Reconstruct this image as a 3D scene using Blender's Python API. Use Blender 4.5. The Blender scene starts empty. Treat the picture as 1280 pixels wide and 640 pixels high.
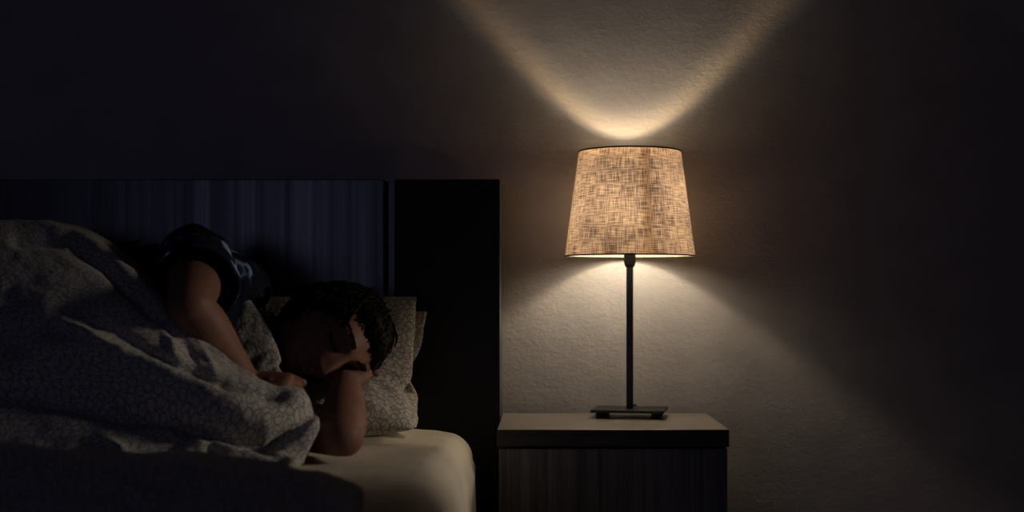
import bpy, bmesh, math, random
from math import sin, cos, pi, exp, sqrt
from mathutils import Vector, Matrix, noise, kdtree

random.seed(7)
sc = bpy.context.scene
col = sc.collection
V = Vector

# ---------------------------------------------------------------- camera frame
F, CX, CY, EYE = 1622.0, 681.0, 368.0, 0.76
def P(px, py, d):
    """point of the place seen at (px,py) when it stands d metres from the eye"""
    return V(((px-CX)/F*d, d, EYE+(CY-py)/F*d))

WALL_Y = 2.91

# ---------------------------------------------------------------- node helpers
def new_mat(name):
    m = bpy.data.materials.new(name); m.use_nodes = True
    nt = m.node_tree
    return m, nt, nt.nodes['Principled BSDF']
def N(nt, t, **kw):
    n = nt.nodes.new(t)
    for k, v in kw.items():
        if k.startswith('i_'):
            key = k[2:]
            n.inputs[int(key) if key.isdigit() else key.replace('_', ' ')].default_value = v
        else: setattr(n, k, v)
    return n
def L(nt, a, b): nt.links.new(a, b)
def ramp(nt, fac, stops):
    r = N(nt, 'ShaderNodeValToRGB')
    els = r.color_ramp.elements
    while len(els) < len(stops): els.new(0.5)
    for e, (p, c) in zip(els, stops):
        e.position = p; e.color = (*c, 1) if len(c) == 3 else c
    L(nt, fac, r.inputs['Fac'])
    return r.outputs['Color']
def coords(nt, kind='Object', scale=(1,1,1), rot=(0,0,0)):
    tc = N(nt, 'ShaderNodeTexCoord'); mp = N(nt, 'ShaderNodeMapping')
    mp.inputs['Scale'].default_value = scale
    mp.inputs['Rotation'].default_value = rot
    L(nt, tc.outputs[kind], mp.inputs['Vector'])
    return mp.outputs['Vector']
def bump(nt, h, bsdf, strength=.3, dist=.01):
    b = N(nt, 'ShaderNodeBump'); b.inputs['Strength'].default_value = strength
    b.inputs['Distance'].default_value = dist
    L(nt, h, b.inputs['Height']); L(nt, b.outputs['Normal'], bsdf.inputs['Normal'])
    return b
def math_n(nt, op, a, b=None):
    n = N(nt, 'ShaderNodeMath', operation=op)
    for i, x in enumerate((a, b)):
        if x is None: continue
        if isinstance(x, (int, float)): n.inputs[i].default_value = x
        else: L(nt, x, n.inputs[i])
    return n.outputs[0]

def plain(name, c, rough=.5, metal=0, bump_scale=None, bstr=.1):
    m, nt, b = new_mat(name)
    co = coords(nt)
    nz = N(nt, 'ShaderNodeTexNoise', i_Scale=bump_scale or 40., i_Detail=4.)
    L(nt, co, nz.inputs['Vector'])
    L(nt, ramp(nt, nz.outputs['Fac'], [(.3, tuple(x*.85 for x in c)), (.7, tuple(min(1, x*1.12) for x in c))]), b.inputs['Base Color'])
    b.inputs['Roughness'].default_value = rough; b.inputs['Metallic'].default_value = metal
    bump(nt, nz.outputs['Fac'], b, bstr, .002)
    return m

def wood(name, dark, light, rough=.45, axis='Z', scale=1.0, spec=.4):
    """straight laminate grain running along the given axis"""
    m, nt, b = new_mat(name)
    s = {'Z': (38, 38, .9), 'X': (.9, 38, 38), 'Y': (38, .9, 38)}[axis]
    co = coords(nt, scale=tuple(x*scale for x in s))
    n1 = N(nt, 'ShaderNodeTexNoise', i_Scale=1., i_Detail=6., i_Roughness=.65)
    L(nt, co, n1.inputs['Vector'])
    co2 = coords(nt, scale=tuple(x*scale*5 for x in s))
    n2 = N(nt, 'ShaderNodeTexNoise', i_Scale=1., i_Detail=3.)
    L(nt, co2, n2.inputs['Vector'])
    mix = math_n(nt, 'ADD', math_n(nt, 'MULTIPLY', n1.outputs['Fac'], .72), math_n(nt, 'MULTIPLY', n2.outputs['Fac'], .28))
    mid = tuple((a+c)/2 for a, c in zip(dark, light))
    L(nt, ramp(nt, mix, [(.34, dark), (.5, mid), (.66, light)]), b.inputs['Base Color'])
    b.inputs['Roughness'].default_value = rough
    b.inputs['Specular IOR Level'].default_value = spec
    bump(nt, mix, b, .12, .002)
    return m

def ring_cloth(name, base, line, scale=48., dots=False):
    """cotton printed with a net of little rings, mapped on the cloth's own uv (metres)"""
    m, nt, b = new_mat(name)
    uv = coords(nt, 'UV')
    vo = N(nt, 'ShaderNodeTexVoronoi', voronoi_dimensions='2D', feature='F1', i_Scale=scale)
    vo.inputs['Randomness'].default_value = .42
    L(nt, uv, vo.inputs['Vector'])
    r1 = ramp(nt, vo.outputs['Distance'], [(.36, (0,0,0)), (.41, (.9,.9,.9)), (.46, (.9,.9,.9)), (.51, (0,0,0))])
    v2 = N(nt, 'ShaderNodeTexVoronoi', voronoi_dimensions='2D', feature='F1', i_Scale=scale*1.07)
    v2.inputs['Randomness'].default_value = .5
    off = N(nt, 'ShaderNodeMapping'); off.inputs['Location'].default_value = (.137, .291, 0); L(nt, uv, off.inputs['Vector'])
    L(nt, off.outputs['Vector'], v2.inputs['Vector'])
    r2 = ramp(nt, v2.outputs['Distance'], [(.34, (0,0,0)), (.39, (.75,.75,.75)), (.43, (.75,.75,.75)), (.48, (0,0,0))])
    mx = N(nt, 'ShaderNodeMix', data_type='RGBA', blend_type='LIGHTEN'); mx.inputs['Factor'].default_value = 1
    L(nt, r1, mx.inputs['A']); L(nt, r2, mx.inputs['B'])
    c = N(nt, 'ShaderNodeMix', data_type='RGBA')
    L(nt, mx.outputs['Result'], c.inputs['Factor'])
    c.inputs['A'].default_value = (*base, 1); c.inputs['B'].default_value = (*line, 1)
    L(nt, c.outputs['Result'], b.inputs['Base Color'])
    b.inputs['Roughness'].default_value = .95
    b.inputs['Specular IOR Level'].default_value = .1
    b.inputs['Sheen Weight'].default_value = .15
    co = coords(nt, 'UV')
    wv = N(nt, 'ShaderNodeTexNoise', i_Scale=60., i_Detail=6.)
    L(nt, co, wv.inputs['Vector'])
    cr = N(nt, 'ShaderNodeTexNoise', i_Scale=14., i_Detail=5.)
    L(nt, co, cr.inputs['Vector'])
    h = math_n(nt, 'ADD', math_n(nt, 'MULTIPLY', wv.outputs['Fac'], .25), cr.outputs['Fac'])
    bump(nt, h, b, .45, .012)
    return m

# ---------------------------------------------------------------- materials
M = {}
def wall_mat():
    m, nt, b = new_mat('rough_plaster')
    co = coords(nt, scale=(1, 1, 1.5), rot=(0, .5, 0))
    a = N(nt, 'ShaderNodeTexNoise', i_Scale=62., i_Detail=6., i_Roughness=.6); a.inputs['Distortion'].default_value = .5
    L(nt, co, a.inputs['Vector'])
    f = N(nt, 'ShaderNodeTexNoise', i_Scale=9., i_Detail=3.); L(nt, co, f.inputs['Vector'])
    co3 = coords(nt, scale=(1, 1, 2.6), rot=(0, -.3, 0))
    t = N(nt, 'ShaderNodeTexNoise', i_Scale=120., i_Detail=3.); L(nt, co3, t.inputs['Vector'])
    h = math_n(nt, 'ADD', math_n(nt, 'ADD', a.outputs['Fac'], math_n(nt, 'MULTIPLY', f.outputs['Fac'], .6)), math_n(nt, 'MULTIPLY', t.outputs['Fac'], .22))
    L(nt, ramp(nt, f.outputs['Fac'], [(.3, (.485,.465,.475)), (.7, (.56,.54,.55))]), b.inputs['Base Color'])
    b.inputs['Roughness'].default_value = .92
    b.inputs['Specular IOR Level'].default_value = .15
    bump(nt, h, b, .30, .0052)
    return m
M['wall'] = wall_mat()
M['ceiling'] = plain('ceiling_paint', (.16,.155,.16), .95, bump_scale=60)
M['floor'] = wood('floor_boards', (.05,.035,.025), (.10,.075,.05), .5, 'Y', .6)
M['black_panel'] = plain('black_laminate', (.006,.006,.008), .6, bump_scale=90)
M['head_panel'] = wood('blue_grey_laminate', (.032,.032,.052), (.13,.13,.19), .29, 'Z', .8, .9)
_nt = M['head_panel'].node_tree; _b = _nt.nodes['Principled BSDF']
_n = N(_nt, 'ShaderNodeTexNoise', i_Scale=1., i_Detail=5.); L(_nt, coords(_nt, scale=(60, 60, .6)), _n.inputs['Vector'])
L(_nt, ramp(_nt, _n.outputs['Fac'], [(.3, (.29,.29,.29)), (.7, (.36,.36,.36))]), _b.inputs['Roughness'])
L(_nt, ramp(_nt, _n.outputs['Fac'], [(.3, (1,1,1)), (.68, (.5,.5,.5))]), _b.inputs['Specular IOR Level'])
M['post'] = wood('dark_grey_laminate', (.05,.05,.065), (.14,.14,.17), .33, 'Z', 1.0, .8)
M['night_top'] = wood('ash_laminate_top', (.22,.195,.175), (.38,.34,.30), .36, 'X', 1.0, .5)
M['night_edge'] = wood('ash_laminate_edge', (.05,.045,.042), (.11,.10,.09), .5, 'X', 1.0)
M['night_front'] = wood('dark_ash_front', (.06,.057,.062), (.36,.34,.35), .45, 'Z', .8)
M['metal'] = plain('dark_gunmetal', (.05,.055,.06), .42, .85, bump_scale=200, bstr=.03)
M['plastic'] = plain('black_plastic', (.012,.012,.014), .5)
M['rubber'] = plain('black_rubber', (.01,.01,.01), .8)
M['sheet'] = None
def sheet_mat():
    m, nt, b = new_mat('cream_cotton_sheet')
    co = coords(nt)
    n1 = N(nt, 'ShaderNodeTexNoise', i_Scale=9., i_Detail=5.); L(nt, co, n1.inputs['Vector'])
    n2 = N(nt, 'ShaderNodeTexNoise', i_Scale=400., i_Detail=2.); L(nt, co, n2.inputs['Vector'])
    L(nt, ramp(nt, n1.outputs['Fac'], [(.3, (.62,.57,.49)), (.7, (.72,.67,.58))]), b.inputs['Base Color'])
    b.inputs['Roughness'].default_value = .9
    b.inputs['Specular IOR Level'].default_value = .15
    h = math_n(nt, 'ADD', n1.outputs['Fac'], math_n(nt, 'MULTIPLY', n2.outputs['Fac'], .05))
    bump(nt, h, b, .3, .012)
    return m
M['sheet'] = sheet_mat()
M['duvet'] = ring_cloth('duvet_cotton', (.50,.48,.46), (.13,.125,.135), 62)
M['pillow'] = ring_cloth('pillow_cotton', (.66,.62,.56), (.15,.14,.14), 60)
M['pillow_b'] = ring_cloth('pillow_cotton_back', (.60,.56,.50), (.15,.14,.14), 60)

def skin_mat():
    m, nt, b = new_mat('skin')
    co = coords(nt)
    n1 = N(nt, 'ShaderNodeTexNoise', i_Scale=18., i_Detail=4.); L(nt, co, n1.inputs['Vector'])
    n2 = N(nt, 'ShaderNodeTexNoise', i_Scale=320., i_Detail=3.); L(nt, co, n2.inputs['Vector'])
    L(nt, ramp(nt, n1.outputs['Fac'], [(.3, (.18,.088,.064)), (.7, (.245,.122,.088))]), b.inputs['Base Color'])
    b.inputs['Roughness'].default_value = .58
    b.inputs['Specular IOR Level'].default_value = .35
    b.inputs['Subsurface Weight'].default_value = .08
    b.inputs['Subsurface Radius'].default_value = (.01, .004, .002)
    bump(nt, n2.outputs['Fac'], b, .12, .001)
    return m
M['skin'] = skin_mat()
def hair_mat():
    m, nt, b = new_mat('dark_hair')
    co = coords(nt, scale=(8, 60, 60))
    n1 = N(nt, 'ShaderNodeTexNoise', i_Scale=4., i_Detail=4.); L(nt, co, n1.inputs['Vector'])
    L(nt, ramp(nt, n1.outputs['Fac'], [(.3, (.003,.0025,.0025)), (.7, (.009,.007,.006))]), b.inputs['Base Color'])
    b.inputs['Roughness'].default_value = .6
    b.inputs['Specular IOR Level'].default_value = .12
    bump(nt, n1.outputs['Fac'], b, .5, .004)
    return m
M['hair'] = hair_mat()
def shirt_mat():
    m, nt, b = new_mat('navy_print_jersey')
    co = coords(nt, scale=(1, 1, 1.4), rot=(.3, .5, .2))
    n1 = N(nt, 'ShaderNodeTexNoise', i_Scale=11., i_Detail=3.); n1.inputs['Distortion'].default_value = 1.6
    L(nt, co, n1.inputs['Vector'])
    L(nt, ramp(nt, n1.outputs['Fac'], [(.52, (.010,.012,.028)), (.58, (.03,.055,.15)), (.63, (.30,.40,.62)), (.70, (.55,.58,.66))]), b.inputs['Base Color'])
    b.inputs['Roughness'].default_value = .9
    b.inputs['Specular IOR Level'].default_value = .1
    n2 = N(nt, 'ShaderNodeTexNoise', i_Scale=14., i_Detail=4.); L(nt, co, n2.inputs['Vector'])
    bump(nt, n2.outputs['Fac'], b, .4, .01)
    return m
M['shirt'] = shirt_mat()

def linen_mat():
    m, nt, b = new_mat('shade_linen')
    nt.nodes.remove(b)
    out = nt.nodes['Material Output']
    w1 = N(nt, 'ShaderNodeTexNoise', i_Scale=1., i_Detail=2.); L(nt, coords(nt, 'UV', (470, 34, 1)), w1.inputs['Vector'])
    w2 = N(nt, 'ShaderNodeTexNoise', i_Scale=1., i_Detail=2.); L(nt, coords(nt, 'UV', (34, 470, 1)), w2.inputs['Vector'])
    bl = N(nt, 'ShaderNodeTexNoise', i_Scale=10., i_Detail=3.); L(nt, coords(nt, 'UV', (1.2, 1, 1)), bl.inputs['Vector'])
    s = math_n(nt, 'ADD', math_n(nt, 'MULTIPLY', w1.outputs['Fac'], .5), math_n(nt, 'MULTIPLY', w2.outputs['Fac'], .5))
    s2 = math_n(nt, 'ADD', s, math_n(nt, 'MULTIPLY', math_n(nt, 'SUBTRACT', bl.outputs['Fac'], .5), .34))
    thr = ramp(nt, s2, [(.36, (.07,.05,.048)), (.45, (.29,.20,.155)), (.53, (.54,.375,.27)), (.66, (.85,.62,.43))])
    dif = N(nt, 'ShaderNodeBsdfDiffuse'); tr = N(nt, 'ShaderNodeBsdfTranslucent')
    dc = ramp(nt, s, [(.4, (.16,.145,.14)), (.6, (.48,.44,.40))])
    # warm white lining on the inside face, grey linen outside
    geo = N(nt, 'ShaderNodeNewGeometry')
    lin = N(nt, 'ShaderNodeMix', data_type='RGBA'); L(nt, geo.outputs['Backfacing'], lin.inputs['Factor'])
    L(nt, dc, lin.inputs['A']); lin.inputs['B'].default_value = (.80, .74, .62, 1)
    L(nt, lin.outputs['Result'], dif.inputs['Color'])
    L(nt, thr, tr.inputs['Color'])
    mx = N(nt, 'ShaderNodeMixShader'); mx.inputs[0].default_value = SHADE_TRANS
    L(nt, dif.outputs[0], mx.inputs[1]); L(nt, tr.outputs[0], mx.inputs[2])
    L(nt, mx.outputs[0], out.inputs['Surface'])
    bp = N(nt, 'ShaderNodeBump'); bp.inputs['Strength'].default_value = .3; bp.inputs['Distance'].default_value = .001
    L(nt, s, bp.inputs['Height']); L(nt, bp.outputs[0], dif.inputs['Normal'])
    return m
SHADE_TRANS = .285
M['linen'] = linen_mat()
M['trim'] = plain('black_binding', (.015,.013,.012), .8)
def bulb_mat():
    m, nt, b = new_mat('lit_frosted_glass')
    nt.nodes.remove(b)
    out = nt.nodes['Material Output']
    lw = N(nt, 'ShaderNodeLayerWeight'); lw.inputs['Blend'].default_value = .4
    em = N(nt, 'ShaderNodeEmission')
    L(nt, ramp(nt, lw.outputs['Facing'], [(0, (1,.88,.68)), (1, (1,.80,.56))]), em.inputs['Color'])
    em.inputs['Strength'].default_value = 15.0
    tr = N(nt, 'ShaderNodeBsdfTransparent')
    ad = N(nt, 'ShaderNodeAddShader')
    L(nt, em.outputs[0], ad.inputs[0]); L(nt, tr.outputs[0], ad.inputs[1])
    L(nt, ad.outputs[0], out.inputs['Surface'])
    return m
M['bulb'] = bulb_mat()

# ---------------------------------------------------------------- mesh helpers
def link(name, me, mat=None, parent=None, smooth=False):
    o = bpy.data.objects.new(name, me); col.objects.link(o)
    if mat: me.materials.append(mat)
    if parent: o.parent = parent
    if smooth:
        for p in me.polygons: p.use_smooth = True
    return o
def finish(name, bm, mat=None, parent=None, smooth=False, bevel=0, seg=2):
    bmesh.ops.recalc_face_normals(bm, faces=bm.faces)
    me = bpy.data.meshes.new(name); bm.to_mesh(me); bm.free()
    o = link(name, me, mat, parent, smooth)
    if bevel:
        md = o.modifiers.new('bevel', 'BEVEL'); md.width = bevel; md.segments = seg; md.limit_method = 'ANGLE'
    return o
def box(bm, x0, x1, y0, y1, z0, z1, mtx=None):
    r = bmesh.ops.create_cube(bm, size=1)
    for v in r['verts']:
        v.co = V(((x0+x1)/2+v.co.x*(x1-x0), (y0+y1)/2+v.co.y*(y1-y0), (z0+z1)/2+v.co.z*(z1-z0)))
        if mtx: v.co = mtx @ v.co
    return r['verts']
def lathe(bm, prof, seg=48, closed=False):
    """prof: (r,z) list; r=0 ends make caps"""
    rings = []
    for r, z in prof:
        if r < 1e-6: rings.append([bm.verts.new((0,0,z))])
        else: rings.append([bm.verts.new((r*cos(2*pi*k/seg), r*sin(2*pi*k/seg), z)) for k in range(seg)])
    pairs = list(zip(rings, rings[1:])) + ([(rings[-1], rings[0])] if closed else [])
    for a, b in pairs:
        for k in range(seg):
            k2 = (k+1) % seg
            if len(a) == 1 and len(b) == 1: continue
            if len(a) == 1: bm.faces.new((a[0], b[k2], b[k]))
            elif len(b) == 1: bm.faces.new((a[k], a[k2], b[0]))
            else: bm.faces.new((a[k], a[k2], b[k2], b[k]))
def catmull(p0, p1, p2, p3, t):
    return .5*((2*p1)+(p2-p0)*t+(2*p0-5*p1+4*p2-p3)*t*t+(3*p1-p0-3*p2+p3)*t*t*t)
def spline(pts, t):
    n = len(pts)-1
    x = max(0., min(n-1e-6, t*n)); i = int(x); f = x-i
    p1, p2 = pts[i], pts[i+1]
    p0 = pts[i-1] if i > 0 else 2*p1-p2
    p3 = pts[i+2] if i+2 <= n else 2*p2-p1
    return catmull(p0, p1, p2, p3, f)
def tube(bm, pts, rad, wide=None, seg=20, sub=6, cap=True):
    """closed tapering limb through pts; rad entries are r or (r_wide, r_other); wide = direction of first radius"""
    pts = [V(p) for p in pts]
    rr = [V((r, r, 0)) if not isinstance(r, tuple) else V((r[0], r[1], 0)) for r in rad]
    n = (len(pts)-1)*sub
    rows = []
    for i in range(n+1):
        t = i/n
        p = spline(pts, t); q = spline(rr, t)
        d = (spline(pts, min(1, t+.01))-spline(pts, max(0, t-.01))).normalized()
        rows.append((p, d, max(q.x, .0015), max(q.y, .0015)))
    w = V(wide) if wide else (V((0,0,1)) if abs(rows[0][1].z) < .9 else V((1,0,0)))
    full = []
    K = 5
    def frame(d):
        a = (w-d*w.dot(d)).normalized(); return a, d.cross(a)
    if cap:
        p, d, a, b = rows[0]
        for k in range(K, 0, -1):
            th = k/K*pi/2*.97; full.append((p-d*min(a,b)*sin(th), d, a*cos(th), b*cos(th)))
    full += rows
    if cap:
        p, d, a, b = rows[-1]
        for k in range(1, K+1):
            th = k/K*pi/2*.97; full.append((p+d*min(a,b)*sin(th), d, a*cos(th), b*cos(th)))
    rings = []
    for p, d, a, b in full:
        u, v = frame(d)
        rings.append([bm.verts.new(p+u*a*cos(2*pi*k/seg)+v*b*sin(2*pi*k/seg)) for k in range(seg)])
    for r0, r1 in zip(rings, rings[1:]):
        for k in range(seg):
            bm.faces.new((r0[k], r0[(k+1)%seg], r1[(k+1)%seg], r1[k]))
    bm.faces.new(rings[0][::-1]); bm.faces.new(rings[-1])
def wire(name, pts, r, mat, parent=None):
    bm = bmesh.new(); tube(bm, pts, [r]*len(pts), seg=10, sub=8)
    return finish(name, bm, mat, parent, True)
def ball(bm, c, r, scale=(1,1,1), sub=3, mtx=None):
    q = bmesh.ops.create_icosphere(bm, subdivisions=sub, radius=r)
    for v in q['verts']:
        x = V((v.co.x*scale[0], v.co.y*scale[1], v.co.z*scale[2]))
        v.co = V(c)+(mtx @ x if mtx else x)
    return q['verts']
def tag(o, label, cat, group=None):
    o['label'] = label; o['category'] = cat
    if group: o['group'] = group
def empty(name, loc, label, cat, rz=0, group=None):
    o = bpy.data.objects.new(name, None); col.objects.link(o)
    o.location = loc; o.rotation_euler = (0, 0, rz); o.empty_display_size = .1
    tag(o, label, cat, group); return o
def struct(name, bm, mat):
    o = finish(name, bm, mat); o['kind'] = 'structure'; return o
def sm(a, b, x):
    t = max(0., min(1., (x-a)/(b-a))); return t*t*(3-2*t)
def g(x, s): return exp(-(x/s)**2)
def nz(p, sc_=1.0, o=3): return noise.fractal(V(p)*sc_, 1.0, 2.0, o)

# ---------------------------------------------------------------- the room
bm = bmesh.new(); box(bm, -3.2, 2.6, WALL_Y, WALL_Y+.12, 0, 2.75); struct('wall_back', bm, M['wall'])
bm = bmesh.new(); box(bm, -3.2, 2.6, -1.6, WALL_Y+.12, -.1, 0); struct('floor', bm, M['floor'])
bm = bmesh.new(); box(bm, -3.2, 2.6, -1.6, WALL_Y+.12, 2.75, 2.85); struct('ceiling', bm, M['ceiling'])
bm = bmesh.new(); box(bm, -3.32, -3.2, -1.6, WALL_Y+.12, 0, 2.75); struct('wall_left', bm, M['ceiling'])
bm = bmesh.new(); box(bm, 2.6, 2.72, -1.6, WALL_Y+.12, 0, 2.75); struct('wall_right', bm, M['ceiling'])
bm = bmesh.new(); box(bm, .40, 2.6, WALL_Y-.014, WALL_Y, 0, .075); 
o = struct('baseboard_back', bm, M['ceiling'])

# ---------------------------------------------------------------- nightstand
NX0, NX1, NY0, NY1, NZ = -.092, .3555, 2.50, 2.845, .4995
ns = empty('nightstand', ((NX0+NX1)/2, (NY0+NY1)/2, 0), 'low wooden nightstand with thick pale top under the table lamp', 'nightstand')
ns_off = V(ns.location)
def sub(o, root):
    """keep world place while parented to an unrotated root"""
    me = o.data
    if isinstance(me, bpy.types.Mesh):
        me.transform(Matrix.Translation(-V(root.location)))
    o.parent = root; return o
bm = bmesh.new(); box(bm, NX0, NX1, NY0, NY1, NZ-.0335, NZ)
top = sub(finish('top', bm, M['night_top'], bevel=.0015), ns)
top['label'] = 'pale ash wood top with a dark front edge'
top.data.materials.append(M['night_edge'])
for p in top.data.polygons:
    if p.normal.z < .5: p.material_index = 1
for nm, b in (('side_panel', (NX0+.003, NX0+.019, NY0+.022, NY1-.004, .03, NZ-.0335)),
              ('side_panel', (NX1-.019, NX1-.003, NY0+.022, NY1-.004, .03, NZ-.0335)),
              ('back_panel', (NX0+.019, NX1-.019, NY1-.014, NY1-.006, .03, NZ-.0335)),
              ('bottom_panel', (NX0+.019, NX1-.019, NY0+.022, NY1-.014, .03, .046)),
              ('plinth', (NX0+.02, NX1-.02, NY0+.03, NY1-.02, 0, .03))):
    bm = bmesh.new(); box(bm, *b); sub(finish(nm, bm, M['night_front'], bevel=.001), ns)
for z0, z1 in ((.262, NZ-.0375), (.034, .258)):
    bm = bmesh.new(); box(bm, NX0+.0035, NX1-.0035, NY0+.003, NY0+.021, z0, z1)
    d = sub(finish('drawer', bm, M['night_front'], bevel=.0012), ns)
    bm = bmesh.new(); box(bm, NX0+.03, NX1-.03, NY0+.021, NY1-.03, z0+.01, z1-.03)
    t = finish('drawer_box', bm, M['night_edge']); t.data.transform(Matrix.Translation(-ns_off)); t.parent = d

# ---------------------------------------------------------------- table lamp
LX, LY = .181, 2.762
lamp = empty('table_lamp', (LX, LY, NZ), 'slim dark metal table lamp with glowing grey-brown linen shade on the nightstand', 'lamp')
R10 = Matrix.Rotation(-.17, 4, 'Z')
bm = bmesh.new(); box(bm, -.077, .077, -.058, .058, .0125, .0185, R10)
finish('base_plate', bm, M['metal'], lamp, bevel=.0012)
for sx in (-1, 1):
    for sy in (-1, 1):
        bm = bmesh.new(); lathe(bm, [(0,0), (.0075,0), (.0085,.002), (.0085,.0125), (0,.0125)], 20)
        f = finish('foot', bm, M['rubber'], lamp, True)
        f.location = R10 @ V((sx*.058, sy*.046, 0))
bm = bmesh.new(); box(bm, -.0068, .0068, -.0068, .0068, .0185, .322, R10)
finish('pole', bm, M['metal'], lamp, bevel=.0012)
bm = bmesh.new(); lathe(bm, [(0,.318), (.0085,.318), (.0115,.324), (.0125,.33), (.0125,.349), (.0142,.352), (.0142,.357), (.0125,.36), (.0125,.376), (0,.376)], 36)
finish('socket', bm, M['plastic'], lamp, True)
BZ = .95-NZ  # bulb centre above the table top
bm = bmesh.new()
prof = [(0,.376)]
prof += [(.012,.377), (.0125,.39), (.016,.402), (.022,.418)]
for k in range(0, 11):
    a = -.75+k*(pi/2+.75)/10
    prof.append((max(0, .031*cos(a)) if k < 10 else 0, .450+.031*sin(a)))
lathe(bm, prof, 36); bulb = finish('bulb', bm, M['bulb'], lamp, True)
# shade: open linen cone with the wires, bindings and seam as parts
SB, ST, RB, RT = .342, .5635, .1385, .1085
seg = 128; rows = 24
bm = bmesh.new(); uvl = bm.loops.layers.uv.new('UVMap')
grid = []
for i in range(rows+1):
    t = i/rows; r = RB+(RT-RB)*t; z = SB+(ST-SB)*t
    grid.append([bm.verts.new((r*cos(2*pi*k/seg), r*sin(2*pi*k/seg), z)) for k in range(seg)])
for i in range(rows):
    for k in range(seg):
        f = bm.faces.new((grid[i][k], grid[i][(k+1)%seg], grid[i+1][(k+1)%seg], grid[i+1][k]))
        for lp, (kk, ii) in zip(f.loops, ((k,i),(k+1,i),(k+1,i+1),(k,i+1))):
            lp[uvl].uv = (kk/seg*2*pi*.124, ii/rows*.225)
me = bpy.data.meshes.new('shade'); bm.to_mesh(me); bm.free()
shade = link('shade', me, M['linen'], lamp, True)
shade['label'] = 'grey-brown woven linen shade glowing from the bulb'
def ring_part(name, R, z, r, mat, parent, h=None):
    bm = bmesh.new()
    pr = [(R+r*cos(2*pi*k/10), z+(h or r)*sin(2*pi*k/10)) for k in range(10)]
    lathe(bm, pr, 96, closed=True)
    return finish(name, bm, mat, parent, True)
ring_part('top_binding', RT, ST, .0011, M['trim'], shade, .0017)
ring_part('bottom_binding', RB, SB, .0011, M['trim'], shade, .0015)
# overlapping seam of the linen, inside the cloth
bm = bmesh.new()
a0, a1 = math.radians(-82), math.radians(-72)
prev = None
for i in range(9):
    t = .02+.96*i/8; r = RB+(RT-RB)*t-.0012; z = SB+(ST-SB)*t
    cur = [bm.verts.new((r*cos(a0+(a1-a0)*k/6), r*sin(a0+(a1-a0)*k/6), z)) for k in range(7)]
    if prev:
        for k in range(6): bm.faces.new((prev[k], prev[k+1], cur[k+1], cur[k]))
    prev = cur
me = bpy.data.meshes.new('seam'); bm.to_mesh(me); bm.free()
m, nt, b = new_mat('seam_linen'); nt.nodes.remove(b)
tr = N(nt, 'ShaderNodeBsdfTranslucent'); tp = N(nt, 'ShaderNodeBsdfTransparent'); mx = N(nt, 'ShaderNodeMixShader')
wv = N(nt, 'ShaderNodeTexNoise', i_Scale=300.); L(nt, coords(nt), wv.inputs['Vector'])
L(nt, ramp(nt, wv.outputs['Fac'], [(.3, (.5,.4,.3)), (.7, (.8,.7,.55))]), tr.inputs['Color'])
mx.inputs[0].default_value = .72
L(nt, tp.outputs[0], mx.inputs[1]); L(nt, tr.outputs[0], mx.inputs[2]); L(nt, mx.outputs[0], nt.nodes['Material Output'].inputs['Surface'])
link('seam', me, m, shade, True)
# carrier ring and three spokes at the socket
ring_part('carrier_ring', .0165, SB+.014, .0016, M['metal'], lamp)
for k in range(3):
    a = .5+k*2*pi/3
    wire('spoke', [V((.0165*cos(a), .0165*sin(a), SB+.014)), V((.075*cos(a), .075*sin(a), SB+.010)), V(((RB-.004)*cos(a), (RB-.004)*sin(a), SB+.006))], .0011, M['metal'], lamp)
wire('cord', [V((.012,.050,.010)), V((.016,.066,.0165)), V((.020,.076,.006)), V((.03,.084,.0035)), V((.05,.094,.002)), V((.06,.112,-.03)), V((.062,.115,-.2)), V((.063,.117,-.40))], .0026, M['plastic'], lamp)
cl = bmesh.new(); box(cl, .0095, .0185, .055, .064, .0185, .0215); finish('cord_grip', cl, M['plastic'], lamp, bevel=.001)

# ---------------------------------------------------------------- bed
BED_X0, BED_X1 = -2.12, -.0948
BF = 2.74          # headboard face
HT = EYE+(CY-224)/F*BF
bed = empty('bed', (-1.1, 2.1, 0), 'dark bed with tall headboard of grained panels along the wall', 'bed')
def bedpart(name, b, mat, bev=.002, label=None, parent=None):
    bm = bmesh.new(); box(bm, *b); o = finish(name, bm, mat, bevel=bev)
    sub(o, bed)
    if label: o['label'] = label
    return o
xa, xb, xc = P(480,0,BF).x, P(485,0,BF).x, P(494,0,BF).x
bedpart('headboard_panel', (BED_X0, xa, BF, 2.885, 0, HT), M['head_panel'], .002, 'wide bluish grey headboard panel with vertical grain')
bedpart('backing_strip', (xa, xc, BF+.02, 2.885, 0, HT-.004), M['black_panel'], 0)
bedpart('headboard_post', (xb, xc-.0008, BF+.003, BF+.02, 0, HT-.004), M['post'], .001, 'narrow dark upright beside the panel')
sp_ = bedpart('side_panel', (xc, BED_X1, BF, 2.885, 0, HT), M['black_panel'], .0015, 'tall black end panel of the headboard')
sp_.data.materials.append(M['post'])
for p in sp_.data.polygons:
    if p.normal.x > .5: p.material_index = 1  # lighter laminate on the lamp-side face paints in its lit edge
MX0, MX1, MY0, MY1, MZ = -2.08, -.142, 1.46, 2.725, .487
bedpart('side_rail', (MX0, MX1-.02, MY0+.02, MY0+.045, .13, .30), M['black_panel'])
bedpart('foot_rail', (MX0, MX0+.025, MY0+.045, BF, .13, .30), M['black_panel'])
bedpart('end_rail', (MX1-.045, MX1-.02, MY0+.045, BF, .13, .30), M['black_panel'])
for x in (MX0+.05, MX1-.09):
    for y in (MY0+.06, BF-.09):
        bedpart('leg', (x-.03, x+.03, y-.03, y+.03, 0, .13), M['black_panel'])
for k in range(9):
    x = MX0+.1+k*(MX1-MX0-.24)/8
    bedpart('slat', (x-.035, x+.035, MY0+.045, BF, .255, .272), M['post'], .001)

mat_root = empty('mattress', (-1.1, 2.1, .275), 'thick mattress under a cream fitted sheet, lit at its right end', 'mattress')
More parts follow.
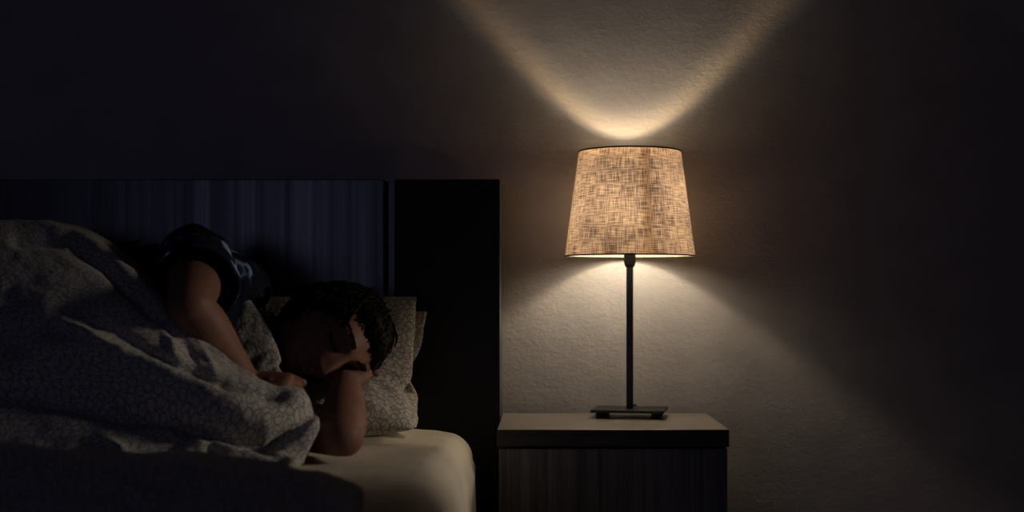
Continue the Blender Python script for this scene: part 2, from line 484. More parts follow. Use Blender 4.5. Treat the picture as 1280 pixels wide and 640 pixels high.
# plan outline of the mattress, rounded corners (a bigger round at the lamp end by the wall)
def plan(inset=0):
    out = []
    cs = [(MX1, MY1, .17, 0), (MX0, MY1, .08, 1), (MX0, MY0, .08, 2), (MX1, MY0, .10, 3)]
    for x, y, r, q in cs:
        sx = -1 if q in (0, 3) else 1; sy = -1 if q in (0, 1) else 1
        cx_, cy_ = x+sx*r, y+sy*r
        for k in range(13):
            a = q*pi/2+k/12*pi/2
            out.append(V((cx_+(r-inset)*cos(a), cy_+(r-inset)*sin(a), 0)))
    # resample long edges
    res = []
    for a, b in zip(out, out[1:]+out[:1]):
        n = max(1, int((b-a).length/.025))
        for k in range(n): res.append(a.lerp(b, k/n))
    return res
def slab(name, z0, z1, rr, inset, mat, wrinkle):
    bm = bmesh.new()
    base = plan(inset); c = V(((MX0+MX1)/2, (MY0+MY1)/2, 0))
    levels = [(z0, -.012), (z0+.02, 0), ((z0*.66+z1*.34), .006), ((z0*.33+z1*.67), .006)]
    for k in range(9):
        a = k/8*pi/2; levels.append((z1-rr+rr*sin(a), -rr*(1-cos(a))))
    nrm = []
    n = len(base)
    for i in range(n):
        t = (base[(i+1)%n]-base[i-1]).normalized(); nrm.append(V((t.y, -t.x, 0)))
    rings = []
    for z, off in levels:
        ring = []
        for i, p in enumerate(base):
            q = p+nrm[i]*off; q.z = z
            if wrinkle:
                # sheet pulled under the mattress: tension folds run down the corner
                w = sm(z1+.005, z1-.14, z)
                ang = i*.55
                q += nrm[i]*w*(.006*nz((q.x*9, q.y*9, z*2.5)) + .004*sin(ang*1.4+z*14))
                q.z += .006*nz((q.x*7, q.y*7, 3))*sm(z0+.03, z1, z)
            ring.append(bm.verts.new(q))
        rings.append(ring)
    ring0 = rings[-1]
    # top: concentric rings inwards
    for s in (.97, .93, .88, .82, .75, .67, .58, .48, .37, .25, .12):
        ring = []
        for i, v in enumerate(ring0):
            q = c+(V((v.co.x, v.co.y, 0))-c)*s
            q.z = z1
            if wrinkle: q.z += .006*nz((q.x*7, q.y*7, 3)) + .003*nz((q.x*20, q.y*30, 9))
            ring.append(bm.verts.new(q))
        rings.append(ring)
    for a, b in zip(rings, rings[1:]):
        for i in range(n): bm.faces.new((a[i], a[(i+1)%n], b[(i+1)%n], b[i]))
    bm.faces.new(rings[-1]); bm.faces.new(rings[0][::-1])
    o = finish(name, bm, mat, None, True)
    return sub(o, mat_root)
slab('core', .275, MZ-.012, .05, .012, M['sheet'], False)
fs = slab('fitted_sheet', .272, MZ, .055, 0, M['sheet'], True)
fs['label'] = 'cream cotton fitted sheet'

# ---------------------------------------------------------------- pillows
def pillow(name, prof, x0, x1, thick, mat, label, skew=0., seed=0., lean=0.):
    """prof: (y,z) centre line from the front edge to the top edge"""
    pts = [V((0, y, z)) for y, z in prof]
    nu, nv = 60, 64
    W = x1-x0
    bm = bmesh.new(); uvl = bm.loops.layers.uv.new('UVMap')
    S = []
    arc = 0; last = None
    for j in range(nv+1):
        t = j/nv; p = spline(pts, t)
        d = (spline(pts, min(1, t+.01))-spline(pts, max(0, t-.01))).normalized()
        if last is not None: arc += (p-last).length
        last = p
        S.append((p, V((0, -d.z, d.y)), arc))
    top, bot = [], []
    for j in range(nv+1):
        p, nr, a = S[j]; v = 2*j/nv-1
        rt, rb = [], []
        for i in range(nu+1):
            u = 2*i/nu-1
            # corners stick out, edges bow inwards
            bow = 1-.055*(1-v*v)*1.0
            waist = -.022*g(v-.02, .18)*sm(.3, 1, u)
            x = (x0+x1)/2+u*W/2*bow+waist + skew*v + .004*nz((v*3, u*2, seed))
            e = ((1-abs(u)**3.2)*(1-abs(v)**3.2))
            th = thick*max(0., e)**.62
            edge = .004*(1-e)
            q = p.copy(); q.x = x
            q += nr*lean*u
            k = 1 if abs(u) < .999 and 0 < j < nv else 0
            wr = .0045*nz((u*5, v*6, seed+2)) + .006*nz((u*3+v*2, v*4-u, seed+5))
            # creases where the pillow folds and bends
            cr = -.020*g(v+.02+.16*sin(u*2.6), .07)*sm(.15, .65, u) + .012*g(v+.22+.2*u, .09)*sm(.2, .7, u) - .012*g(v+.36-.12*u, .05)*sm(.3, .8, u) + .008*g(v-.16+.25*u, .06)*sm(.2, .8, u)
            tq = q+nr*(th/2+edge*.2+(wr+cr)*k*min(1, e*3))
            bq = q-nr*(th/2-wr*k*min(1, e*3)*.3)
            if tq.z < MZ+.004: tq.z = MZ+.004
            if bq.z < MZ+.002: bq.z = MZ+.002+.25*max(0, 0)
            for w in (tq, bq):
                if w.y > BF-.004: w.y = BF-.004
            vt = bm.verts.new(tq)
            if k: vb = bm.verts.new(bq)
            else: vb = vt
            rt.append((vt, (x-x0, a))); rb.append((vb, (x-x0+.07, a)))
        top.append(rt); bot.append(rb)
    for src, flip in ((top, False), (bot, True)):
        for j in range(nv):
            for i in range(nu):
                q = [src[j][i], src[j][i+1], src[j+1][i+1], src[j+1][i]]
                if flip: q = q[::-1]
                try:
                    f = bm.faces.new([w[0] for w in q])
                except ValueError: continue
                for lp, w in zip(f.loops, q): lp[uvl].uv = w[1]
    o = finish(name, bm, mat, None, True)
    md = o.modifiers.new('s', 'SUBSURF'); md.levels = 1; md.render_levels = 1
    tag(o, label, 'pillow', 'ring print pillows')
    return o
pillow('pillow', [(2.345,.515), (2.42,.540), (2.50,.550), (2.565,.585), (2.600,.650), (2.635,.758)], -.675, -.246, .105, M['pillow'],
       'front pillow with grey ring print, creased, holding the sleeping head', skew=-.012, seed=1.)
pillow('pillow', [(2.47,.505), (2.58,.525), (2.645,.565), (2.675,.63), (2.690,.68), (2.705,.726)], -.72, -.242, .05, M['pillow_b'],
       'back pillow with grey ring print, mostly hidden, edge showing right of the front pillow', seed=6.)

# ---------------------------------------------------------------- the sleeper
H = P(419, 420, 2.43)
U = V((.91, .06, .28)).normalized()
Fv = V((-.06, -.85, -.52)); Fv = (Fv-U*Fv.dot(U)).normalized()
Rv = Fv.cross(U).normalized()
HM = Matrix(((Rv.x, Fv.x, U.x), (Rv.y, Fv.y, U.y), (Rv.z, Fv.z, U.z)))
def hw(a, b, c): return H + HM @ V((a, b, c))

def head_local(d):
    """direction -> point on the head, local axes a=person's right, b=face, c=crown"""
    a, b, c = d
    x, y, z = a*.076, b*.097, c*(.115 if c < 0 else .092)
    if z < 0:
        t = min(1, -z/.117)
        x *= 1-.30*t**1.6
        if y < 0: y *= 1-.45*t
        else: y *= 1-.06*t
    if y > 0: x *= 1-.10*(y/.097)**2
    p = V((x, y, z))
    if b > 0:
        fr = sm(.15, .6, b)
        ax = abs(x)
        o = 0
        o += .0105*g(z-.033, .013)*g(ax-.026, .026)           # brow
        o -= .015*g(z-.012, .014)*g(ax-.032, .017)           # eye socket
        o += .0085*g(z-.010, .010)*g(ax-.032, .012)          # closed lid
        o -= .0022*g(z-.004, .0022)*g(ax-.032, .014)         # lash line
        o += .006*g(z+.018, .02)*g(ax-.044, .018)            # cheek bone
        # nose
        tt = sm(.022, -.032, z)
        o += (.008+.025*tt)*g(x, .0085+.004*tt)*sm(.036, .012, z)*sm(-.048, -.034, z)
        o += .008*g(z+.034, .008)*g(ax-.011, .007)           # nostril wings
        o -= .004*g(z+.046, .006)*g(x, .02)
        o += .0085*g(z+.058, .0055)*g(x, .020)               # upper lip
        o -= .0050*g(z+.0645, .0026)*g(x, .024)              # mouth
        o += .0085*g(z+.071, .0058)*g(x, .018)               # lower lip
        o -= .005*g(z+.082, .006)*g(x, .02)
        o += .009*g(z+.098, .013)*g(x, .020)                 # chin
        p.y += o*fr
    return p*.96

def build_head(bm):
    q = bmesh.ops.create_icosphere(bm, subdivisions=6, radius=1)
    for v in q['verts']:
        l = head_local(v.co.normalized())
        v.co = H + HM @ l
    # ears
    for s in (1, -1):
        Rm = HM @ Matrix.Rotation(s*.35, 3, 'Z')
        ball(bm, hw(s*.074, -.012, -.002), .03, (.22, .60, 1.0), 3, Rm)
        ball(bm, hw(s*.077, -.020, .006), .024, (.25, .45, .95), 3, Rm)
        ball(bm, hw(s*.072, -.004, -.024), .011, (.5, .8, 1), 3, Rm)

RS, RE, RW = P(246,332,2.44), P(238,382,2.13), P(308,480,2.22)
LS, LE, LW = V((-.545, 2.37, .550)), P(428,546,2.12), P(432,480,2.345)
bm = bmesh.new()
build_head(bm)
# neck, shoulders, trunk
neck0 = hw(0, -.020, -.055); chest = V((-.665, 2.43, .690))
tube(bm, [neck0, hw(0, -.038, -.115), V((-.585, 2.445, .69)), chest], [.052, .053, .062, .08], seg=28)
tube(bm, [RS+V((-.01,.01,-.012)), V((-.60,2.45,.755)), V((-.60,2.445,.69)), V((-.585,2.42,.63)), LS+V((-.02,.02,.02))], [.060, .068, .07, .068, .056], seg=28)
tube(bm, [V((-.64,2.435,.692)), V((-.74,2.43,.690)), V((-.88,2.44,.675)), V((-1.03,2.45,.655)), V((-1.16,2.45,.650))],
     [(.125,.092), (.150,.108), (.135,.105), (.130,.108), (.150,.118)], wide=(0,0,1), seg=40)
# legs, drawn up under the duvet
for top_, rad in ((1, 0), (0, 0)):
    z = .735 if top_ else .575
    hip = V((-1.17, 2.44, z)); knee = V((-1.42, 2.17, .655 if top_ else .56)); ank = V((-1.72, 2.46, .60 if top_ else .535))
    toe = ank+V((-.08, -.14, -.012))
    tube(bm, [hip, hip.lerp(knee, .5), knee, knee.lerp(ank, .35), knee.lerp(ank, .7), ank], [.088, .078, .056, .056, .044, .034], seg=24)
    tube(bm, [ank+V((.01,.02,-.005)), ank+V((-.03,-.05,-.005)), toe], [(.034,.034), (.04,.028), (.036,.016)], wide=(-.2,.1,1), seg=20)
# arms
def arm(s, e, w, r):
    tube(bm, [s, s.lerp(e, .5), e], [r[0], r[1], r[2]], seg=26)
    tube(bm, [e, e.lerp(w, .28), e.lerp(w, .65), w], [r[2]*.96, r[3], r[4], r[5]], seg=26)
arm(RS, RE, RW, (.060, .048, .037, .039, .031, .0245))
arm(LS, LE, LW, (.056, .048, .035, .040, .034, .026))
# right hand: loose fist tucked under the chin, knuckles towards the pillow
def finger(pts, r): tube(bm, pts, r, seg=14, sub=5)
k0, k3 = P(347,479,2.205), P(357,502,2.17)
pc = (k0+k3)/2
tube(bm, [RW, RW.lerp(pc, .5), pc+(RW-pc)*.06], [(.025,.021), (.036,.018), (.042,.015)], wide=(k3-k0), seg=24)
for i in range(4):
    k = k0.lerp(k3, i/3.); ln = (.88, 1., .95, .78)[i]
    out = V((.028, .022, -.004))*ln
    p1 = k+out; p2 = p1+V((.000, .018, -.021))*ln; p3 = p2+V((-.018, .004, -.010))*ln
    finger([k-out*.45, k+V((0,0,.002)), p1, p2, p3], [.0095, .0105, .0088, .008, .0068])
finger([RW.lerp(pc,.3)+V((.0,.012,.012)), RW.lerp(pc,.75)+V((.008,.026,.016)), k0+V((.014,.030,.006)), k0+V((.036,.036,-.002))], [.012, .0125, .0095, .0075])
# left hand: slid under the cheek, fingers spread below the temple
hd = V((.06, .98, .10)).normalized(); side = V((.9, -.12, .2)); side = (side-hd*side.dot(hd)).normalized()
pal = LW+hd*.086+V((-.008,0,.004))
up_ = hd.cross(side); up_ = up_ if up_.z > 0 else -up_
tube(bm, [LW, LW+hd*.045, pal], [(.026,.023), (.038,.0185), (.041,.0145)], wide=side, seg=24)
for i in range(4):
    k = pal+side*(-.031+.0205*i); ln = (.90, 1.0, .94, .76)[i]
    sp = side*(-.10+.05*i)
    d1 = (hd+sp).normalized()
    p1 = k+d1*.040*ln; p2 = p1+(d1*.9-up_*.35)*.026*ln; p3 = p2+(d1*.7-up_*.7)*.020*ln
    finger([k-d1*.02, k+up_*.003, p1, p2, p3], [.0095, .0105, .009, .0082, .0068])
finger([LW+hd*.022-side*.020, LW+hd*.05-side*.036, LW+hd*.08-side*.042+up_*.004, LW+hd*.104-side*.038+up_*.008], [.013, .0130, .0100, .0078])
me = bpy.data.meshes.new('raw'); bmesh.ops.recalc_face_normals(bm, faces=bm.faces); bm.to_mesh(me); bm.free()
tmp = bpy.data.objects.new('raw', me); col.objects.link(tmp)
md = tmp.modifiers.new('r', 'REMESH'); md.mode = 'VOXEL'; md.voxel_size = .0026; md.use_smooth_shade = True
md = tmp.modifiers.new('s', 'SMOOTH'); md.factor = .5; md.iterations = 4
dg = bpy.context.evaluated_depsgraph_get(); dg.update()
body_me = bpy.data.meshes.new_from_object(tmp.evaluated_get(dg))
bpy.data.objects.remove(tmp)
# the bedding and the head carry the body: press lowest points onto the sheet
for v in body_me.vertices:
    if v.co.z < MZ+.010: v.co.z = MZ+.010
# smooth the joints of the limbs a little more, away from face and hands
adj = None
body_me.name = 'person'
person = link('person', body_me, M['skin'], None, True)
tag(person, 'person asleep on their side in a dark printed t-shirt, cheek on one hand', 'person')

# clothing: lifted off the body surface
def segd(p, a, b):
    d = b-a; t = max(0, min(1, (p-a).dot(d)/d.length_squared)); return (p-(a+d*t)).length, t
bm = bmesh.new(); bm.from_mesh(body_me)
bm.verts.ensure_lookup_table(); bm.normal_update()
keep = set()
neck_c = V((-.575, 2.445, .695)); neck_d = (hw(0,-.03,-.09)-neck_c).normalized()
for v in bm.verts:
    p = v.co
    dR, tR = segd(p, RS, RE); dL, tL = segd(p, LS, LE)
    sleeve = (dR < .075 and .08 < tR < .56+.04*sin(p.x*40)) or (dL < .072 and .08 < tL < .30)
    onarm = (dR < .062 and tR >= .56) or (dL < .056 and tL >= .30) or segd(p, RE, RW)[0] < .05 or segd(p, LE, LW)[0] < .05
    rel = p-neck_c
    al = rel.dot(neck_d)
    neck = al > .020 and (rel-neck_d*al).length < .080
    trunk = -1.12 < p.x < -.50 and p.y > 2.25 and not neck
    if sleeve or (trunk and not onarm): keep.add(v)
bmesh.ops.delete(bm, geom=[v for v in bm.verts if v not in keep], context='VERTS')
# drop stray islands
bm.verts.ensure_lookup_table()
seen = set(); best = []
for v in bm.verts:
    if v in seen: continue
    st = [v]; seen.add(v); comp = []
    while st:
        x = st.pop(); comp.append(x)
        for e in x.link_edges:
            y = e.other_vert(x)
            if y not in seen: seen.add(y); st.append(y)
    if len(comp) > len(best): best = comp
bset = set(best)
bmesh.ops.delete(bm, geom=[v for v in bm.verts if v not in bset], context='VERTS')
for v in bm.verts: v.co = v.co
for _ in range(6): bmesh.ops.smooth_vert(bm, verts=bm.verts[:], factor=.5, use_axis_x=True, use_axis_y=True, use_axis_z=True)
bm.normal_update()
offs = []
for v in bm.verts:
    p = v.co; dR, tR = segd(p, RS, RE)
    loose = .0135 + .012*sm(.05, .52, tR)*(1 if dR < .09 else 0)
    w = .010*nz((p.x*9, p.y*9, p.z*9)) + .008*max(0, sin((p.x*.8+p.z*.6-p.y*.5)*70+3*nz((p.x*6,p.y*6,p.z*6))))*.5
    offs.append(p+v.normal*(loose+w))
for v, q in zip(bm.verts, offs):
    v.co = q
    if v.co.z < MZ+.006: v.co.z = MZ+.006
for _ in range(3): bmesh.ops.smooth_vert(bm, verts=bm.verts[:], factor=.5, use_axis_x=True, use_axis_y=True, use_axis_z=True)
shirt = finish('t_shirt', bm, M['shirt'], person, True)
md = shirt.modifiers.new('t', 'SOLIDIFY'); md.thickness = .003; md.offset = 1
shirt['label'] = 'dark navy t-shirt with pale blue print'

# hair: thick cap plus tapering locks that follow the skull
def scalp(d):
    a, b, c = d
    l = head_local(d)
    x, y, z = l
    if z > .070 and y > 0: return True        # above the forehead
    if y <= .0:
        return z > -.055+.04*sm(-.05, 0, y) if abs(x) < .07 or y < -.02 else z > -.0
    return abs(x) > .050 and z > .012+.9*max(0, y-.02)            # temples
bm = bmesh.new()
q = bmesh.ops.create_icosphere(bm, subdivisions=6, radius=1)
kill = []
for v in bm.verts:
    d = v.co.normalized()
    if not scalp(d): kill.append(v); continue
    l = head_local(d)
    t = .010+.002*sm(.0, .09, l.z)+.008*sm(0, -.08, l.y)
    t += .006*nz((l.x*20, l.y*20, l.z*20+5)) + .003*nz((l.x*90, l.y*14, l.z*90))
    v.co = H + HM @ (l+d*max(.003, t))
bmesh.ops.delete(bm, geom=kill, context='VERTS')
ext = bmesh.ops.solidify(bm, geom=bm.faces[:], thickness=-.006)
cnt = 0
rng = random.Random(3)
while cnt < 5200:
    d = V((rng.gauss(0,1), rng.gauss(0,1), rng.gauss(0,1))).normalized()
    if not scalp(d): continue
    cnt += 1
    l = head_local(d)
    n_ = V((l.x/.076**2, l.y/.097**2, l.z/.117**2)).normalized()
    # hair falls from the crown, forward over the brow and towards the ground
    crown = V((0, -.035, .11))
    flow = (l-crown); flow = (flow-n_*flow.dot(n_))
    flow = flow.normalized() if flow.length > 1e-4 else V((0,1,0))
    flow = (flow+V((rng.gauss(0,.22), rng.gauss(0,.22), rng.gauss(0,.22)))).normalized()
    ln = rng.uniform(.03, .055)*(1 if l.y < .0 else .45)
    b0 = l+n_*rng.uniform(.007, .016)
    b1 = b0+flow*ln*.35+n_*.004
    b2 = b0+flow*ln*.75-n_*.002
    b3 = b0+flow*ln-n_*.012
    tube(bm, [H+HM@p for p in (b0, b1, b2, b3)], [.0010, .0012, .0009, .0003], seg=4, sub=2, cap=False)
hair = finish('hair', bm, M['hair'], person, True)
hair['label'] = 'short tousled dark hair'
# brows and lashes
def facept(a, c, off):
    # point of the face surface above (a,c)
    lo, best_ = None, 9
    b = .1
    for k in range(60):
        bb = .25+.75*k/59
        rem = max(1e-6, 1-bb*bb)
        # direction with given a,c ratio
        dd = V((a/.076, 0, c/.117)); 
        if dd.length < 1e-6: dd = V((1e-6,0,0))
        dd = dd.normalized()*sqrt(rem); dd.y = bb
        l = head_local(dd.normalized())
        e = abs(l.x-a)+abs(l.z-c)
        if e < best_: best_, lo = e, l
    return V((a, lo.y+off, c))
for s in (1, -1):
    bm = bmesh.new()
    for k in range(30):
        t = k/29; a = s*(.012+.040*t); c = .034+.007*sin(t*pi*.8)-.004*t+rng.uniform(-.0025,.0025)
        p = facept(a, c, .0006)
        e = p+V((s*.007, .0022, .002*(1-2*t)))
        e2 = p+V((s*.011, .0008, .001*(1-2*t)))
        tube(bm, [H+HM@p, H+HM@e, H+HM@e2], [.0006, .0006, .0002], seg=4, sub=1, cap=False)
    o = finish('eyebrow', bm, M['hair'], person)
    o['label'] = 'dark eyebrow'
    bm = bmesh.new()
    for k in range(26):
        t = k/25; a = s*(.020+.026*t); c = .0035-.003*sin(t*pi)
        p = facept(a, c, .0004)
        tube(bm, [H+HM@p, H+HM@(p+V((s*.001*(t-.3)*3, .0040, -.002))), H+HM@(p+V((s*.002*(t-.3)*3, .0058, -.002)))], [.00035, .0003, .00015], seg=4, sub=1, cap=False)
    o = finish('eyelashes', bm, M['hair'], person)
    o['label'] = 'dark lashes of the closed eye'

# ---------------------------------------------------------------- duvet
hem = [V((-.93,2.69,.505)), V((-.88,2.655,.70)), P(125,306,2.56), P(152,309,2.44), P(190,349,2.28), P(232,398,2.155), P(286,446,2.12),
       P(343,482,2.12), P(388,503,2.115), P(401,532,2.075), P(377,578,2.025), V((-.365,1.86,.502)), P(446,606,1.66), V((-.215,1.53,.512)), V((-.205,1.425,.46)), V((-.205,1.405,.26))]
def prof(X, k=1.0, dy=0.0, ztop=.893):
    s = (ztop-.50)/.393
    raw = [(2.715,.505), (2.695,.72), (2.60,.858), (2.46,.893), (2.33,.868), (2.21,.805), (2.12,.738), (2.05,.670), (2.005,.605), (1.965,.550), (1.925,.515), (1.80,.508), (1.64,.562), (1.53,.535), (1.43,.47), (1.405,.26)]
    return [V((X, y-dy*(1 if 2 < i < 10 else 0), .50+(z-.50)*(s if i < 11 else 1))) for i, (y, z) in enumerate(raw)]
C3 = prof(-1.08); C4 = prof(-1.5, dy=.10, ztop=.80); C5 = prof(-1.80, dy=.0, ztop=.72); C6 = prof(-2.06, ztop=.66)
def mixrow(a, b, t, bulge):
    out = []
    for i, (p, q) in enumerate(zip(a, b)):
        r = p.lerp(q, t)
        bz = [0, .0, .03, .035, .035, .03, .03, .032, .035, .030, .018, .005, .020, .008, 0, 0][i]*bulge
        r += V((0, -bz*.75, bz*.6)) if i < 12 else V((0, 0, bz))
        out.append(r)
    return out
C1 = mixrow(hem, C3, .20, 1.0); C2 = mixrow(hem, C3, .55, .9)
CN = [hem, C1, C2, C3, C4, C5, C6]
NS, NT = 210, 300
# folds of the cloth: polylines laid over the front of the duvet, (half width px, height m)
folds = [([(60,400),(150,425),(230,462),(310,488),(365,497)], 15, .014),
         ([(60,440),(110,442),(153,455),(203,478),(270,508),(330,524),(375,512)], 21, .034),
         ([(150,498),(200,520),(240,537),(303,556),(336,557),(368,536),(391,513)], 8, -.030),
         ([(120,408),(150,421),(210,460),(283,494),(343,506)], 10, -.018),
         ([(233,556),(270,551),(320,565),(370,582)], 9, .020),
         ([(258,546),(266,566),(280,580)], 6, -.012),
         ([(300,556),(330,568),(352,580)], 5, -.010),
         ([(80,405),(115,425),(155,449)], 7, .012),
         ([(0,490),(90,500),(170,520),(230,548)], 16, -.022),
         ([(130,545),(150,565),(160,585)], 7, .012),
         ([(22,300),(85,302),(130,330),(175,375),(215,418)], 8, -.014),
         ([(0,288),(60,286),(112,306),(160,345),(200,385)], 10, .012),
         ([(196,400),(215,430),(225,462)], 6, .008),
         ([(222,412),(238,440),(246,468)], 6, -.006),
         ([(250,430),(262,455),(270,480)], 5, .005)]
def pl_dist(p, pl):
    best_, tt = 1e9, 0
    for i, (a, b) in enumerate(zip(pl, pl[1:])):
        ax, ay = a; bx, by = b
        dx, dy = bx-ax, by-ay
        t = max(0, min(1, ((p[0]-ax)*dx+(p[1]-ay)*dy)/(dx*dx+dy*dy)))
        d = (p[0]-ax-t*dx)**2+(p[1]-ay-t*dy)**2
        if d < best_: best_, tt = d, (i+t)/(len(pl)-1)
    return sqrt(best_), tt
def surf(s, t):
    rows = [spline(c, t) for c in CN]
    return spline(rows, s)
base = []
for i in range(NS+1):
    s = (i/NS)**1.35
    base.append([surf(s, j/NT) for j in range(NT+1)])
nrm = []
for i in range(NS+1):
    rw = []
    for j in range(NT+1):
        ds = base[min(NS, i+1)][j]-base[max(0, i-1)][j]
        dt = base[i][min(NT, j+1)]-base[i][max(0, j-1)]
        n = ds.cross(dt)
        n = n.normalized() if n.length > 1e-9 else V((0,0,1))
        rw.append(n)
    nrm.append(rw)
# one side for the whole cloth: outward from the sleeper
mp_, mn_ = base[NS//2][int(NT*.3)], nrm[NS//2][int(NT*.3)]
if mn_.dot(mp_-V((mp_.x, 2.42, .55))) < 0:
    nrm = [[-n for n in rw] for rw in nrm]
outer = []
for i in range(NS+1):
    rw = []
    for j in range(NT+1):
        p = base[i][j]; n = nrm[i][j]
        px, py = CX+p.x/p.y*F, CY-(p.z-EYE)/p.y*F
        d = 0
        if NT*.12 < j < NT*.72 and px > -60:
            for pl, w, h in folds:
                q, tt = pl_dist((px, py), pl)
                if q < 3*w: d += 1.25*h*exp(-(q/w)**2)*(.35+.65*sin(pi*max(.08, min(.92, tt))))
        far = sm(0, .10, i/NS)
        qt = .35+.65*sm(.28, .42, j/NT)
        d += qt*.007*nz((p.x*4, p.y*4, p.z*4+1)) + qt*.006*nz((p.x*5+p.z*6+3, p.y*6, p.z*13-p.x*6))*(.4+.6*far)
        d += qt*.0030*nz((p.x*24, p.y*24+7, p.z*24))
        d += .014*(1-abs(nz((p.x*3.1+p.z*4, p.y*3-p.z*3, 4.2))*1.6))*sm(NT*.68, NT*.75, j)*.6   # front roll
        q = p+n*d
        rw.append(q)
    outer.append(rw)
TH = .026
bm = bmesh.new(); uvl = bm.loops.layers.uv.new('UVMap')
inner = []
arcS = [[0]*(NT+1) for _ in range(NS+1)]; arcT = [[0]*(NT+1) for _ in range(NS+1)]
for j in range(NT+1):
    for i in range(1, NS+1): arcS[i][j] = arcS[i-1][j]+(base[i][j]-base[i-1][j]).length
mid = [0]
for j in range(1, NT+1): mid.append(mid[-1]+(base[NS//2][j]-base[NS//2][j-1]).length)
vo, vi = [], []
for i in range(NS+1):
    a, b = [], []
    for j in range(NT+1):
        e = min(i, NS-i)/NS*60; f = min(j, NT-j)/NT*60
        k = min(1, min(e, f)/3.0)
        th = TH*(.22+.78*sqrt(max(0, 1-(1-k)**2)))
        po = outer[i][j]-nrm[i][j]*(TH-th)*.5
        pi_ = base[i][j]-nrm[i][j]*th+(outer[i][j]-base[i][j])*.6
        if po.z < MZ+.010 and po.y > MY0+.01: po.z = MZ+.010
        if pi_.z < MZ+.006 and pi_.y > MY0+.01: pi_.z = MZ+.006
        if po.y > BF-.004: po.y = BF-.004
        if pi_.y > BF-.006: pi_.y = BF-.006
        a.append(bm.verts.new(po)); b.append(bm.verts.new(pi_))
    vo.append(a); vi.append(b)
def face(vs, uvs):
    try: f = bm.faces.new(vs)
    except ValueError: return
    for lp, u in zip(f.loops, uvs): lp[uvl].uv = u
for i in range(NS+1):
    for j in range(1, NT+1): arcT[i][j] = arcT[i][j-1]+(base[i][j]-base[i][j-1]).length
anchor = int(NT*.55)
def uvof(i, j): return (arcS[i][j], arcT[i][j]-arcT[i][anchor])
for i in range(NS):
    for j in range(NT):
        ij = ((i,j),(i+1,j),(i+1,j+1),(i,j+1))
        face([vo[a][b] for a, b in ij], [uvof(a, b) for a, b in ij])
        ij = ij[::-1]
        face([vi[a][b] for a, b in ij], [uvof(a, b) for a, b in ij])
for i in range(NS):
    for j in (0, NT): face([vo[i][j], vo[i+1][j], vi[i+1][j], vi[i][j]], [uvof(i,j), uvof(i+1,j), uvof(i+1,j), uvof(i,j)])
for j in range(NT):
    for i in (0, NS): face([vo[i][j], vo[i][j+1], vi[i][j+1], vi[i][j]], [uvof(i,j), uvof(i,j+1), uvof(i,j+1), uvof(i,j)])
duvet = finish('duvet', bm, M['duvet'], None, True)
tag(duvet, 'thick rumpled grey duvet with ring print pulled over the sleeper', 'duvet')

bm = bmesh.new()
_w = V((.86, .14, .40)).normalized()
_c = [P(292,372,2.40), P(312,402,2.375), P(328,436,2.345), P(339,466,2.32), P(345,484,2.30)]
_r = [(.020,.010), (.046,.013), (.058,.014), (.052,.013), (.030,.010)]
tube(bm, [c-_w*(r[0]-.026) for c, r in zip(_c, _r)], _r, wide=_w, seg=36, sub=10)
for v in bm.verts: v.co += V((0,-1,.2))*(.004*nz(v.co*22)+.003*nz(v.co*50))
uvl = bm.loops.layers.uv.new('UVMap')
for f in bm.faces:
    for lp in f.loops: lp[uvl].uv = (lp.vert.co.x*1.3+lp.vert.co.y*.5, lp.vert.co.z)
fold = finish('folded_hem', bm, M['duvet'], duvet, True)
fold['label'] = 'edge of the duvet turned up behind the forearm'

# ---------------------------------------------------------------- light
w = bpy.data.worlds.new('night'); sc.world = w; w.use_nodes = True
bg = w.node_tree.nodes['Background']; bg.inputs['Color'].default_value = (.42,.36,.56,1); bg.inputs['Strength'].default_value = .007

def angular(light, fn_stops, strength, tint=None):
    """angular profile of a bare filament: ramp over cosine to the vertical, like an IES file"""
    light.use_nodes = True; nt = light.node_tree
    em = nt.nodes['Emission']
    tc = N(nt, 'ShaderNodeTexCoord'); sp = N(nt, 'ShaderNodeSeparateXYZ')
    L(nt, tc.outputs['Normal'], sp.inputs[0])
    v = math_n(nt, 'ADD', math_n(nt, 'MULTIPLY', sp.outputs['Z'], .5), .5)
    c = ramp(nt, v, fn_stops)
    L(nt, math_n(nt, 'MULTIPLY', c, strength), em.inputs['Strength'])
    L(nt, ramp(nt, v, tint or [(0, (1,.97,.92)), (.5, (1,.93,.84)), (.84, (1,.95,.88)), (.885, (1,.72,.40)), (.92, (1,.82,.60)), (1, (1,.96,.98))]), em.inputs['Color'])
ld = bpy.data.lights.new('bulb_light', 'POINT'); ld.energy = 2.6; ld.color = (1,.90,.76); ld.shadow_soft_size = .017
lo = bpy.data.objects.new('bulb_light', ld); col.objects.link(lo); lo.location = (LX, LY, NZ+BZ-.011)
def gv(x): return (x, x, x)
def c2(c): return c*.5+.5
angular(ld, [(0, gv(0)), (c2(-.30), gv(0)), (c2(-.15), gv(.08)), (c2(.15), gv(.14)), (c2(.68), gv(.16)),
             (c2(.735), gv(1.5)), (c2(.785), gv(2.45)), (c2(.85), gv(.60)), (c2(.92), gv(.34)), (1, gv(.24))], 1.0)
l2 = bpy.data.lights.new('bulb_light', 'POINT'); l2.energy = 2.6; l2.color = (1,.88,.72); l2.shadow_soft_size = .014
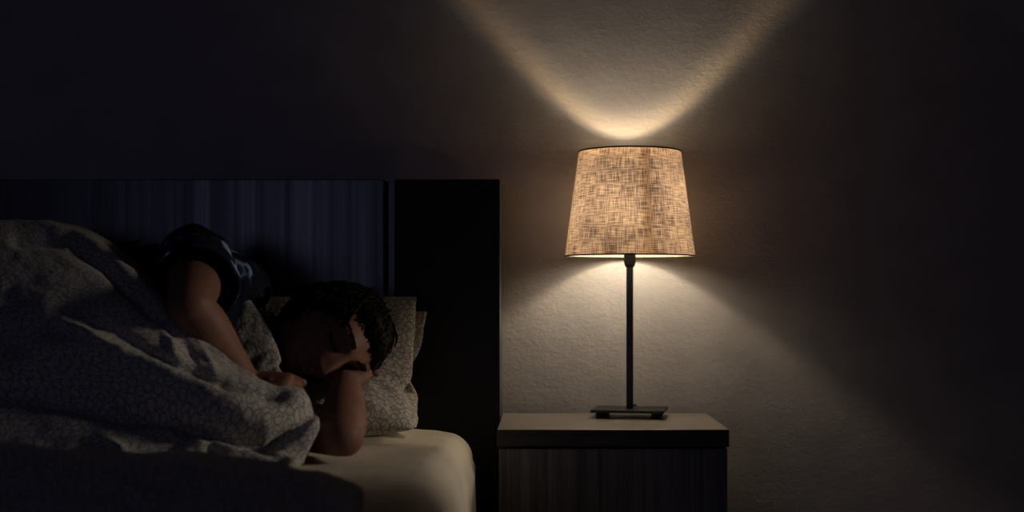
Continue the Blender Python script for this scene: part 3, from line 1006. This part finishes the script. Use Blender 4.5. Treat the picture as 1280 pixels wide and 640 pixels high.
lo2 = bpy.data.objects.new('bulb_light', l2); col.objects.link(lo2); lo2.location = (LX, LY, NZ+BZ)
angular(l2, [(0, gv(.28)), (c2(-.85), gv(.38)), (c2(-.72), gv(.66)), (c2(-.62), gv(.80)), (c2(-.55), gv(.58)), (c2(-.48), gv(.12)), (c2(-.2), gv(.06)), (c2(0), gv(0)), (1, gv(0))], 1.0, [(0, (1,.95,.92)), (c2(-.85), (1,.95,.90)), (c2(-.70), (1,.88,.70)), (c2(-.6), (1,.86,.66)), (1, (1,.9,.8))])
# warm fill spot added to light the bedding, no real lamp stands there
fd = bpy.data.lights.new('bed_fill_spot', 'SPOT'); fd.energy = 36; fd.color = (1,.84,.66); fd.spot_size = .48; fd.spot_blend = 1.0; fd.shadow_soft_size = .13
fo = bpy.data.objects.new('bed_fill_spot', fd); col.objects.link(fo); fo.location = (1.5, 2.18, 1.06)
fo.rotation_euler = (V((-.42, 2.20, .58))-fo.location).to_track_quat('-Z', 'Y').to_euler()

# added blue area light for the headboard's reflected glow; no window stands there
md_ = bpy.data.lights.new('headboard_fill_light', 'AREA'); md_.shape = 'RECTANGLE'; md_.size = 1.0; md_.size_y = .7; md_.energy = 1.8; md_.color = (.52,.54,1.0)
mo = bpy.data.objects.new('headboard_fill_light', md_); col.objects.link(mo); mo.location = (-1.40, -1.45, 1.10)
mo.rotation_euler = (V((-.6, 2.7, .9))-mo.location).to_track_quat('-Z', 'Y').to_euler()

# ---------------------------------------------------------------- camera
cd = bpy.data.cameras.new('camera'); cam = bpy.data.objects.new('camera', cd); col.objects.link(cam)
cd.sensor_width = 36; cd.lens = F/1280*36
cam.location = (0, 0, EYE); cam.rotation_euler = (pi/2, 0, 0)
cd.shift_x = -(CX-640)/1280; cd.shift_y = (CY-320)/1280
cd.clip_start = .05
cd.dof.use_dof = True; cd.dof.focus_distance = 2.62; cd.dof.aperture_fstop = 3.2
sc.camera = cam
sc.view_settings.view_transform = 'Standard'
sc.view_settings.look = 'None'
sc.view_settings.exposure = 0
